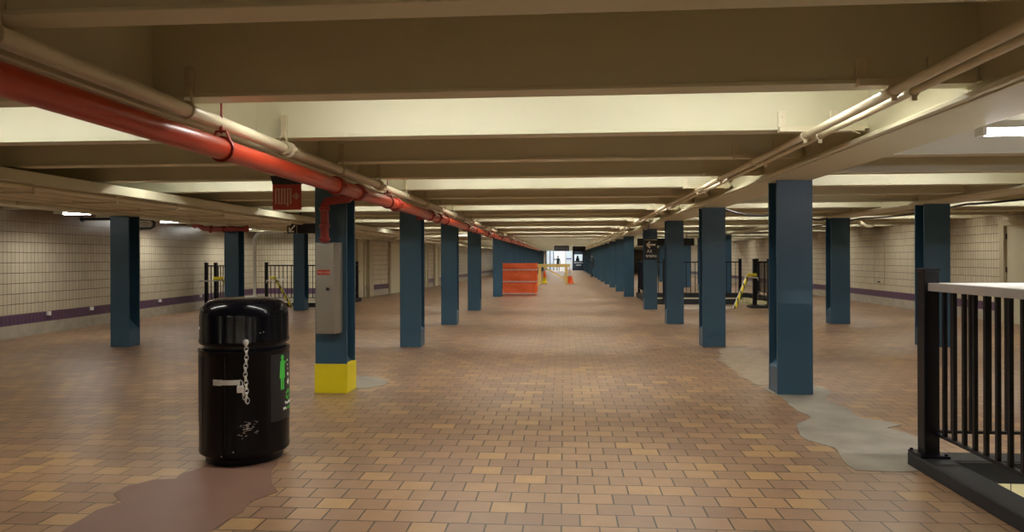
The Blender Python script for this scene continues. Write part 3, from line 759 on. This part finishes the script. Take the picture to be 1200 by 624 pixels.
railing('stair_railing', None, [(2.85, 27.0), (2.85, 22.9), (3.22, 22.9), (5.62, 22.9)], 1.36, 'black railing round the left and front of the mid right stair opening', z0=0.17, bal=0.018, post_w=0.085, gap=0.14)
railing('stair_railing', None, [(5.68, 21.4), (6.1, 21.4), (7.22, 21.6), (7.22, 26.9)], 1.36, 'black railing on the right flank of the mid right stair opening', z0=0.075, bal=0.02, post_w=0.11, gap=0.13)
railing('stair_railing', None, [(-9.3, 21.3), (-8.1, 21.3), (-7.25, 21.3), (-7.25, 24.1)], 1.30, 'black railing in front of the left stair opening behind the columns', z0=0.13, bal=0.02, post_w=0.085, gap=0.125)
railing('stair_railing', None, [(-10.62, 20.1), (-10.33, 20.1), (-10.28, 21.2)], 1.30, 'short black railing against the left tiled wall beside the stair', z0=0.062, bal=0.02, post_w=0.085, gap=0.13)
tag(MB().box(-10.74, -10.1, 19.95, 20.25, 0, 0.06).build('railing_plinth', M['curb_black'], bevel=0.01), 'low black plinth under the short railing by the left wall', 'plinth')
tag(MB().box(5.5, 6.9, 21.2, 21.62, 0, 0.07).build('railing_plinth', M['curb_black'], bevel=0.01), 'low black plinth under the railing on the right stair flank', 'plinth')

def handrail(loc, x_in, x_out, z, foot, label, cap_w):
    """stair handrail: level pale extension with a yellow pad, and a taped slope down to the nosing"""
    t = empty('stair_handrail', loc, label=label, cat='handrail')
    MB().tube([(x_out, 0, z - 0.10), (x_out, 0, z - 0.03), (x_out*0.93, 0, z), (x_in, 0, z)], 0.02, 10).build('level_rail', M['chrome'], t, smooth=True)
    m = MB(); s = 1 if x_in > x_out else -1
    m.box(min(x_in, x_in - s*cap_w), max(x_in, x_in - s*cap_w), -0.06, 0.06, z + 0.018, z + 0.10); m.build('yellow_pad', M['yellow'], t, bevel=0.012)
    MB().bar((x_in, 0, z), foot, 0.07, 0.05).build('sloping_rail', M['stripe'], t, bevel=0.006)
    MB().bar((x_in + s*0.03, 0.05, z - 0.02), (foot[0] + s*0.03, foot[1] + 0.05, foot[2]), 0.03, 0.03).build('steel_edge', M['chrome'], t)
    return t
handrail((0, 19.9, 0), -10.02, -10.72, 0.88, (-9.55, 0.2, 0.02), 'handrail with yellow pad and taped slope beside the left wall', 0.26)
handrail((0, 20.75, 0), -8.78, -9.06, 0.87, (-8.32, 0.1, 0.02), 'handrail with yellow pad and taped slope in front of the left stair railing', 0.14)
handrail((0, 21.2, 0), 5.42, 5.72, 0.93, (4.98, -0.3, 0.02), 'handrail with yellow pad and taped slope at the right stair opening', 0.26)

# ------------------------------------------------------------------ litter bin
bx, by = -2.42, 5.15
az = math.atan2(-bx, by)       # local -Y looks at the camera
can = empty('litter_bin', (bx, by, 0), az, 'glossy black round litter bin with domed lid and padlocked chain, left foreground', 'litter bin')
R = 0.322
m = MB(); m.lathe([(0.25, 0.002), (0.275, 0.004), (0.28, 0.05), (0.265, 0.07)], n=64); m.build('base_ring', M['black_can'], can, smooth=True)
m = MB(); m.lathe([(0.30, 0.055), (R, 0.075), (R + 0.003, 0.10), (R, 0.115), (R, 0.80), (R + 0.006, 0.815), (R + 0.004, 0.835), (R - 0.012, 0.845), (0.29, 0.846)], n=72)
body = m.build('body', M['black_can'], can, smooth=True)
m = MB(); m.lathe([(0.285, 0.84), (0.285, 0.875)], n=48); m.build('neck', M['sign_black'], can, smooth=True)
m = MB(); m.lathe([(0.29, 0.868), (R - 0.008, 0.872), (R, 0.884), (R, 0.90), (R - 0.004, 0.915), (R - 0.004, 1.08), (R - 0.012, 1.125), (R - 0.035, 1.165), (R - 0.07, 1.19), (R - 0.12, 1.205), (0.12, 1.215), (0.02, 1.217)], n=72)
lid = m.build('lid', M['black_can'], can, smooth=True)
def onc(a, z, r=R + 0.002):   # point on the cylinder: angle a (radians, 0 = camera side, + = right), height z
    return Vector((r*math.sin(a), -r*math.cos(a), z))
def curved(a0, a1, z0, z1, r, name, mat, parent, n=14, thick=0.003):
    vs = []; fs = []
    for i in range(n + 1):
        a = a0 + (a1 - a0)*i/n
        vs += [onc(a, z0, r), onc(a, z1, r), onc(a, z0, r + thick), onc(a, z1, r + thick)]
    for i in range(n):
        o = i*4; p = o + 4
        fs += [(o+2, p+2, p+3, o+3), (o, o+1, p+1, p), (o+1, o+3, p+3, p+1), (o, p, p+2, o+2)]
    fs += [(0, 2, 3, 1), (n*4, n*4+1, n*4+3, n*4+2)]
    return MB().add(vs, fs).build(name, mat, parent)
# door seam and vertical rib
curved(-0.435, -0.42, 0.12, 0.80, R - 0.001, 'door_seam', M['sign_black'], can, 3, 0.006)
# hasp strap and padlock
hs = curved(-0.70, -0.10, 0.60, 0.635, R + 0.001, 'hasp', M['chrome'], can, 10, 0.006)
curved(-0.70, -0.50, 0.597, 0.638, R + 0.006, 'hinge_plate', M['chrome'], hs, 6, 0.004)
p = onc(-0.09, 0.575, R + 0.02); m = MB(); m.box(p.x - 0.024, p.x + 0.024, p.y - 0.012, p.y + 0.012, p.z - 0.028, p.z + 0.022); pl = m.build('padlock', M['chrome'], can, bevel=0.005)
m = MB(); m.tube([(p.x - 0.014, p.y, p.z + 0.02), (p.x - 0.014, p.y, p.z + 0.05), (p.x, p.y, p.z + 0.064), (p.x + 0.014, p.y, p.z + 0.05), (p.x + 0.014, p.y, p.z + 0.02)], 0.004, 8); m.build('shackle', M['chrome'], pl, smooth=True)
# chain from the lid knob down to the padlock
q = onc(0.02, 0.905, R); m = MB(); m.lathe([(0.014, -0.02), (0.020, -0.012), (0.022, 0.0), (0.018, 0.014), (0.006, 0.02)], (q.x, q.y - 0.012, q.z), 14); m.build('chain_knob', M['chrome'], can, smooth=True)
m = MB(); z = 0.885; i = 0
path = []
while z > 0.50: path.append((0.02 + 0.012*math.sin(i*0.7), z)); z -= 0.030; i += 1
path += [(0.05, 0.485), (0.015, 0.495), (-0.01, 0.515), (-0.03, 0.54), (-0.04, 0.565)]
for i, (a, z) in enumerate(path):
    c = onc(a, z, R + 0.014); rot = Matrix.Rotation(-a if False else a, 3, 'Z') @ Matrix.Rotation(PI/2, 3, 'X')
    tilt = Matrix.Rotation(0.25 if i % 2 else 1.25, 3, 'Z')
    vs = Matrix.Rotation(a, 3, 'Z') @ tilt
    m2 = MB(); m2.torus((0, 0, 0), 0.0205, 0.0048, 'y', 14, 6, sx=0.62)
    m.add([c + vs @ Vector(w) for w in m2.v], m2.f)
m.build('chain', M['chrome'], can, smooth=True)
# decals: panel, figure dropping litter, arrows, words
def decal(a_start, a_end, name='decal'):
    d = curved(a_start, a_end, 0.30, 0.795, R + 0.0005, name, M['decal'], can, 16, 0.0015)
    r = R + 0.003
    ac = a_start + 0.42
    def put(pts_list, nm, mat):
        mm = MB()
        for pts in pts_list:
            n = len(pts)
            vs = [onc(ac + u / r, z, r) for u, z in pts] + [onc(ac + u / r, z, r + 0.001) for u, z in pts]
            mm.add(vs, [tuple(range(n)), tuple(range(n, 2*n))[::-1]] + [(i, (i+1) % n, n + (i+1) % n, n + i) for i in range(n)])
        mm.build(nm, mat, d)
    circ = lambda u, z, q: [(u + q*math.cos(2*PI*k/12), z + q*math.sin(2*PI*k/12)) for k in range(12)]
    put([circ(-0.02, 0.765, 0.019),
         [(-0.046, 0.735), (-0.035, 0.745), (-0.003, 0.745), (0.012, 0.728), (0.045, 0.742), (0.047, 0.733), (0.012, 0.712), (0.006, 0.712), (0.014, 0.61), (-0.054, 0.61)],
         [(-0.04, 0.61), (-0.024, 0.61), (-0.024, 0.525), (-0.04, 0.525)], [(-0.016, 0.61), (0.0, 0.61), (0.0, 0.525), (-0.016, 0.525)]], 'green_figure', M['green'])
    put([circ(0.058, 0.735, 0.008), circ(0.056, 0.70, 0.007), circ(0.062, 0.67, 0.007),
         [(0.045, 0.57), (0.075, 0.60), (0.095, 0.57), (0.075, 0.545)], [(0.045, 0.63), (0.065, 0.645), (0.09, 0.625), (0.07, 0.61)]], 'litter_symbol', M['lettering'])
    ar = []
    for k in range(3):
        a = k*2*PI/3 + 0.4
        rot = lambda u, z: (0.07 + u*math.cos(a) - z*math.sin(a), 0.475 + u*math.sin(a) + z*math.cos(a))
        ar.append([rot(*w) for w in [(-0.032, 0.02), (0.008, 0.02), (0.008, 0.01), (0.03, 0.028), (0.008, 0.045), (0.008, 0.034), (-0.032, 0.034)]])
    put(ar, 'recycling_arrows', M['green'])
    def w(body, size, u0, z0, mat):
        text_on('lettering', body, size, mat, d, None, fn=lambda c: onc(ac + (u0 + c.x)/r, z0 + c.y, r + c.z))
    w('You bin it.', 0.034, 0.012, 0.405, M['lettering']); w('We', 0.034, -0.012, 0.365, M['lettering']); w('recycle it.', 0.034, 0.044, 0.365, M['green'])
decal(0.58, 1.95); decal(-2.45, -1.12)
curved(-1.45, -1.30, 0.985, 1.005, R - 0.003, 'lid_sticker', M['lettering'], can, 4, 0.002)
# scraped paint marks low on the front, a few specks
m = MB(); rnd = random.Random(3)
for k in range(46):
    a = rnd.gauss(0.06, 0.10); z = 0.29 + 0.028*rnd.gauss(0, 1) + 0.10*(a - 0.06); w_ = rnd.uniform(0.002, 0.012); h_ = rnd.uniform(0.001, 0.004)
    vs = [onc(a - w_/R, z - h_, R + 0.0015), onc(a + w_/R, z - h_*0.3, R + 0.0015), onc(a + w_*0.7/R, z + h_, R + 0.0015), onc(a - w_*0.8/R, z + h_*0.7, R + 0.0015)]
    m.add(vs, [(0, 1, 2, 3)])
tag(m.build('scratches', M['rail_top'], body), kind='stuff')
m = MB()
for a, z, s in ((0.0, 0.715, 0.012), (0.33, 0.965, 0.005), (0.40, 0.97, 0.006), (-0.1, 0.30, 0.004), (0.3, 0.1, 0.006), (-0.25, 0.12, 0.007), (-0.5, 0.09, 0.008)):
    c = onc(a, z, R + 0.001); m.add([c + Vector((-s, 0, 0)), c + Vector((0, 0, -s)), c + Vector((s, 0, 0)), c + Vector((0, 0, s))], [(0, 1, 2, 3)])
m.build('paint_chips', M['rail_top'], body)

# ------------------------------------------------------------------ orange mesh barrier, timber barricade, cones
t = empty('mesh_barrier', (-1.865, 28.5, 0), label='square enclosure of orange plastic mesh with pale bands near the fifth left column', cat='barrier')
W, Dp, H = 1.42, 1.2, 1.30
def mesh_panel(a, b):
    m = MB(); n = 15; rz = 17
    A, B = Vector((*a, 0)), Vector((*b, 0)); d = (B - A).normalized(); nn = Vector((d.y, -d.x, 0))
    for i in range(n + 1):
        for j in range(rz + 1):
            u = i/n; v = j/rz; off = 0.02*math.sin(u*9 + v*5)*math.sin(PI*u) + 0.012*math.sin(v*22 + u*3)*math.sin(PI*u)
            p = A + (B - A)*u + nn*off; m.v.append((p.x, p.y, 0.03 + v*(H - 0.04)))
    for i in range(n):
        for j in range(rz):
            o_ = i*(rz+1) + j; m.f.append((o_, o_ + rz + 1, o_ + rz + 2, o_ + 1))
    o = m.build('mesh_panel', M['orange'], t); s = o.modifiers.new('thick', 'SOLIDIFY'); s.thickness = 0.008
cs = [(-W/2, 0), (W/2, 0), (W/2, Dp), (-W/2, Dp)]
for i in range(4): mesh_panel(cs[i], cs[(i+1) % 4])
for x, y in cs: MB().box(x - 0.03, x + 0.03, y - 0.03, y + 0.03, 0, H).build('post', M['orange2'], t, bevel=0.004)
for z in (0.06, 0.55, 1.03): 
    m = MB()
    for i in range(4):
        a, b = cs[i], cs[(i+1) % 4]; m.bar((a[0]*1.05, -0.04 if a[1] == 0 else Dp + 0.04, z), (b[0]*1.05, -0.04 if b[1] == 0 else Dp + 0.04, z), 0.012, 0.045)
    m.build('band', M['band'], t)

t = empty('timber_barricade', (-0.62, 40.8, 0), label='open yellow timber barricade frame with diagonal brace in mid hall', cat='barricade')
for x in (-0.8, 0.75):
    for y in (0, 0.6): MB().box(x - 0.08, x + 0.08, y - 0.045, y + 0.045, 0, 1.14).build('leg', M['timber'], t, bevel=0.004)
for y in (-0.07, 0.67): MB().box(-1.0, 0.98, y - 0.02, y + 0.02, 0.98, 1.16).build('top_rail', M['timber'], t, bevel=0.004)
MB().bar((-0.55, -0.06, 0.98), (0.68, -0.06, 0.3), 0.04, 0.09).build('brace', M['timber'], t, bevel=0.003)
for x in (-0.8, 0.75): MB().box(x - 0.05, x + 0.05, -0.05, 0.65, 0.98, 1.08).build('cross_rail', M['timber'], t, bevel=0.004)
def cone(x, y, h, lo, up, base, label, r=0.15):
    t = empty('traffic_cone', (x, y, 0), label=label, cat='traffic cone', group='traffic cones by the timber barricade')
    MB().box(-r*1.3, r*1.3, -r*1.3, r*1.3, 0, 0.04).build('base', M[base], t, bevel=0.01)
    MB().lathe([(r, 0.04), (r*0.66, h*0.45)], n=24).build('lower_cone', M[lo], t, smooth=True)
    MB().lathe([(r*0.665, h*0.45), (r*0.52, h*0.66)], n=24).build('band', M['white'] if lo != 'yellow' else M['orange2'], t, smooth=True)
    MB().lathe([(r*0.525, h*0.66), (0.035, h - 0.02), (0.025, h)], n=24).build('upper_cone', M[up], t, smooth=True)
cone(-1.66, 40.35, 0.74, 'yellow', 'orange2', 'yellow', 'yellow and orange cone left of the timber barricade, nearer of two', 0.15)
cone(-1.17, 41.9, 0.78, 'yellow', 'orange2', 'yellow', 'yellow and orange cone left of the timber barricade, farther of two', 0.15)
cone(0.34, 41.9, 0.95, 'orange2', 'band', 'orange2', 'orange and white cone at the right end of the timber barricade', 0.19)

# ------------------------------------------------------------------ far end: glazed front, booth, hanging signs, bright hall
tag(MB().box(-12, -2.3, END_Y, END_Y + 0.2, 0, 3).build('wall_north_left', M['tile_x']), kind='structure')
tag(MB().box(2.75, 12, END_Y, END_Y + 0.2, 0, 3).build('wall_north_right', M['tile_x']), kind='structure')
tag(MB().box(-12, 12, END_Y + 7.8, END_Y + 8, 0, 3).build('wall_north', M['white']), kind='structure')
tag(MB().box(-2.3, 1.0, END_Y, END_Y + 0.12, 2.42, 3.0).build('trim_9', M['sign_black']), kind='structure')
w = tag(MB().box(-2.2, -1.35, END_Y + 0.04, END_Y + 0.06, 0.1, 2.42).build('window_1', M['glass']), kind='structure')
m = MB()
for x in (-2.25, -1.75, -1.3): m.box(x - 0.05, x + 0.05, END_Y, END_Y + 0.1, 0, 2.42)
m.build('window_frame', M['sign_black'], w)
w = tag(MB().box(0.18, 1.0, END_Y + 0.04, END_Y + 0.06, 0.1, 2.42).build('window_2', M['glass']), kind='structure')
m = MB()
for x in (0.2, 0.95): m.box(x - 0.04, x + 0.04, END_Y, END_Y + 0.1, 0, 2.42)
m.box(0.2, 0.95, END_Y, END_Y + 0.1, 1.15, 1.2); m.build('window_frame', M['frame'], w)
bt = empty('station_booth', (1.75, 85.2, 0), label='dark booth with a lit window and light bands at the far end right', cat='booth')
m = MB(); m.box(-0.72, 0.72, 0, 1.6, 0.02, 1.15); m.box(-0.72, -0.5, 0, 1.6, 1.15, 2.33); m.box(0.5, 0.72, 0, 1.6, 1.15, 2.33); m.box(-0.72, 0.72, 0, 1.6, 1.95, 2.33); m.build('booth_shell', M['cloth_blue'], bt, bevel=0.01)
MB().box(-0.5, 0.5, 0.1, 0.12, 1.15, 1.95).build('booth_glass', M['glass'], bt)
m = MB(); m.box(-0.55, 0.55, -0.01, 0.0, 0.92, 0.96); m.box(-0.3, 0.3, -0.01, 0.0, 0.62, 0.68); m.build('trim_band', M['lettering'], bt)
MB().lathe([(0.22, 0), (0.2, 0.3), (0.1, 0.38), (0.13, 0.5), (0.1, 0.62), (0.02, 0.66)], (-0.1, 0.8, 1.15), 16).build('ticket_machine', M['cloth_dark'], bt, smooth=True)
for k, (x, w_, y_, z_) in enumerate(((-0.17, 1.12, 52, 0.42), (1.17, 1.0, 54.6, 0.5))):
    t = empty('hanging_black_sign', (x, y_, 2.02), label=['wide black sign hung in mid hall before the bright far end', 'smaller black hanging sign beside the wide one, above the dark booth'][k], cat='sign')
    MB().box(-w_/2, w_/2, 0, 0.15, 0, 0.40).build('sign_box', M['sign_black'], t, bevel=0.01)
    for x in (-w_/3, w_/3): MB().tube([(x, 0.07, 0.4), (x, 0.07, 0.975)], 0.02, 8).build('hanger_rod', M['sign_black'], t)
t = empty('blue_notice', (0.62, END_Y - 0.02, 1.35), label='small blue notice on the pale glazed front at the far end', cat='sign')
MB().box(-0.35, 0.3, 0, 0.02, 0, 0.14).build('notice_plate', paint('notice_blue', (0.03, 0.08, 0.35), 0.4), t)
ce = make_light(2.2, 'tube_cool', 0.25); ce.name = 'cool_ceiling_light'
first = True
for y in (END_Y + 1.0, END_Y + 2.8, END_Y + 4.8):
    for x in (-1.6, 1.4):
        o = ce if first else copy_tree(ce); first = False; o.location = (x, y, 2.66)
        tag(o, 'cool white fluorescent batten in the bright hall beyond the glazed front', 'ceiling light', 'cool battens beyond the far end')
o = copy_tree(ce); o.location = (-0.2, 84.0, 2.7); tag(o, 'single cool white batten just in front of the glazed front', 'ceiling light', 'cool batten before the far glazed front')

# ------------------------------------------------------------------ people
def person(loc, rz, H, joints, label, cloth, coat=True):
    """one continuous skinned body; joints give the pose (metres for a 1.75 m figure)"""
    t = empty('person', loc, rz, label, 'person')
    S = H / 1.75
    V = [(0,0,0.95)]; Rr = [(0.14,0.11)]; E = []
    def add(p, r, par): V.append(p); Rr.append(r if isinstance(r, tuple) else (r, r)); E.append((par, len(V)-1)); return len(V)-1
    ch = add((0,0,1.12), (0.125,0.095), 0); ct = add((0,0,1.34), (0.15,0.10), ch); nk = add((0,0,1.46), 0.055, ct); add((0,-0.01,1.52), 0.05, nk)
    hd = add((0,-0.015,1.60), (0.072,0.09), len(V)-1); add((0,-0.012,1.70), (0.062,0.075), hd)
    for side, arm, leg in ((-1, joints['la'], joints['ll']), (1, joints['ra'], joints['rl'])):
        sh = add((side*0.175, 0, 1.40), 0.055, ct); el = add(arm[0], 0.042, sh); wr = add(arm[1], 0.028, el)
        d = (Vector(arm[1]) - Vector(arm[0])).normalized(); pm = Vector(arm[1]) + d*0.07; pa = add(tuple(pm), (0.036, 0.018), wr)
        for k, ln in enumerate((0.075, 0.085, 0.08, 0.062)):
            b = pm + Vector((0.0, (k-1.5)*0.02, 0)) + d*0.03; f1 = add(tuple(b), 0.009, pa)
            f2 = add(tuple(b + d*ln*0.5), 0.0085, f1); add(tuple(b + d*ln*0.85 + Vector((-side*0.02, 0, 0))), 0.007, f2)
        th = add(tuple(Vector(arm[1]) + d*0.03 + Vector((0, -0.04, 0))), 0.011, wr); add(tuple(Vector(arm[1]) + d*0.07 + Vector((0, -0.055, 0))), 0.009, th)
        hp = add((side*0.09, 0, 0.88), 0.085, 0); kn = add(leg[0], 0.058, hp); an = add(leg[1], 0.038, kn)
        hl = add((leg[1][0], leg[1][1] + 0.03, 0.04), 0.036, an); add((leg[1][0], leg[1][1] - 0.15, 0.032), (0.042, 0.03), hl)
    me = bpy.data.meshes.new('body'); me.from_pydata([tuple(Vector(v)*S) for v in V], E, []); me.materials.append(M[cloth])
    o = bpy.data.objects.new('body', me); col.objects.link(o); o.parent = t
    sk = o.modifiers.new('skin', 'SKIN')
    lay = me.skin_vertices[0].data if me.skin_vertices else None
    if lay is None:
        bm = bmesh.new(); bm.from_mesh(me); bm.verts.layers.skin.verify(); bm.to_mesh(me); bm.free(); lay = me.skin_vertices[0].data
    for i, r in enumerate(Rr): lay[i].radius = (r[0]*S, r[1]*S)
    lay[0].use_root = True
    sb = o.modifiers.new('sub', 'SUBSURF'); sb.levels = 1; sb.render_levels = 2
    # face skin, hair
    f = MB(); f.lathe([(0.01, -0.12), (0.045, -0.105), (0.068, -0.05), (0.074, 0.0), (0.068, 0.05), (0.03, 0.08)], (0, -0.03*S, 1.63*S), 20); fo = f.build('face', M['skin'], t, smooth=True)
    m = MB(); m.lathe([(0.012, -0.02), (0.010, 0.02)], (0, -0.105*S, 1.62*S), 8); m.build('nose', M['skin'], fo)
    m = MB()
    for sx in (-1, 1): m.box(sx*0.03 - 0.01, sx*0.03 + 0.01, -0.112*S, -0.095*S, 1.645*S, 1.655*S); 
    m.box(-0.022, 0.022, -0.112*S, -0.09*S, 1.572*S, 1.58*S); m.build('eyes_and_mouth', M['hair'], fo)
    m = MB()
    for sx in (-1, 1): m.box(sx*0.078 - 0.008, sx*0.078 + 0.008, -0.04*S, 0.0, 1.60*S, 1.66*S)
    m.build('ears', M['skin'], fo)
    MB().lathe([(0.084, -0.03), (0.092, 0.03), (0.075, 0.085), (0.03, 0.115), (0.005, 0.12)], (0, 0.008*S, 1.66*S), 20).build('hair', M['hair'], t, smooth=True)
    MB().lathe([(0.175*S, 0.82*S), (0.16*S, 1.0*S), (0.15*S, 1.15*S), (0.175*S, 1.33*S), (0.12*S, 1.44*S)], n=24).build('coat', M['cloth_dark'], t, smooth=True)
    return t
person((-0.72, 84.2, 0), 0.3, 1.78, dict(la=[(-0.42,-0.05,1.25),(-0.52,-0.2,1.38)], ra=[(0.24,0.03,1.14),(0.25,-0.1,0.92)],
       ll=[(-0.11,-0.02,0.5),(-0.12,0.03,0.09)], rl=[(0.11,-0.10,0.5),(0.12,-0.02,0.09)]), 'person in dark clothes standing in mid hall before the bright far end, one arm out', 'cloth_dark')
person((2.24, 56.0, 0), -1.2, 1.76, dict(la=[(-0.26,-0.05,1.14),(-0.14,-0.28,1.2)], ra=[(0.26,-0.05,1.14),(0.14,-0.28,1.22)],
       ll=[(-0.10,-0.03,0.5),(-0.10,0.02,0.09)], rl=[(0.10,-0.12,0.52),(0.11,-0.03,0.09)]), 'person in dark clothes leaning by the far right-hand columns with hands raised', 'cloth_blue')
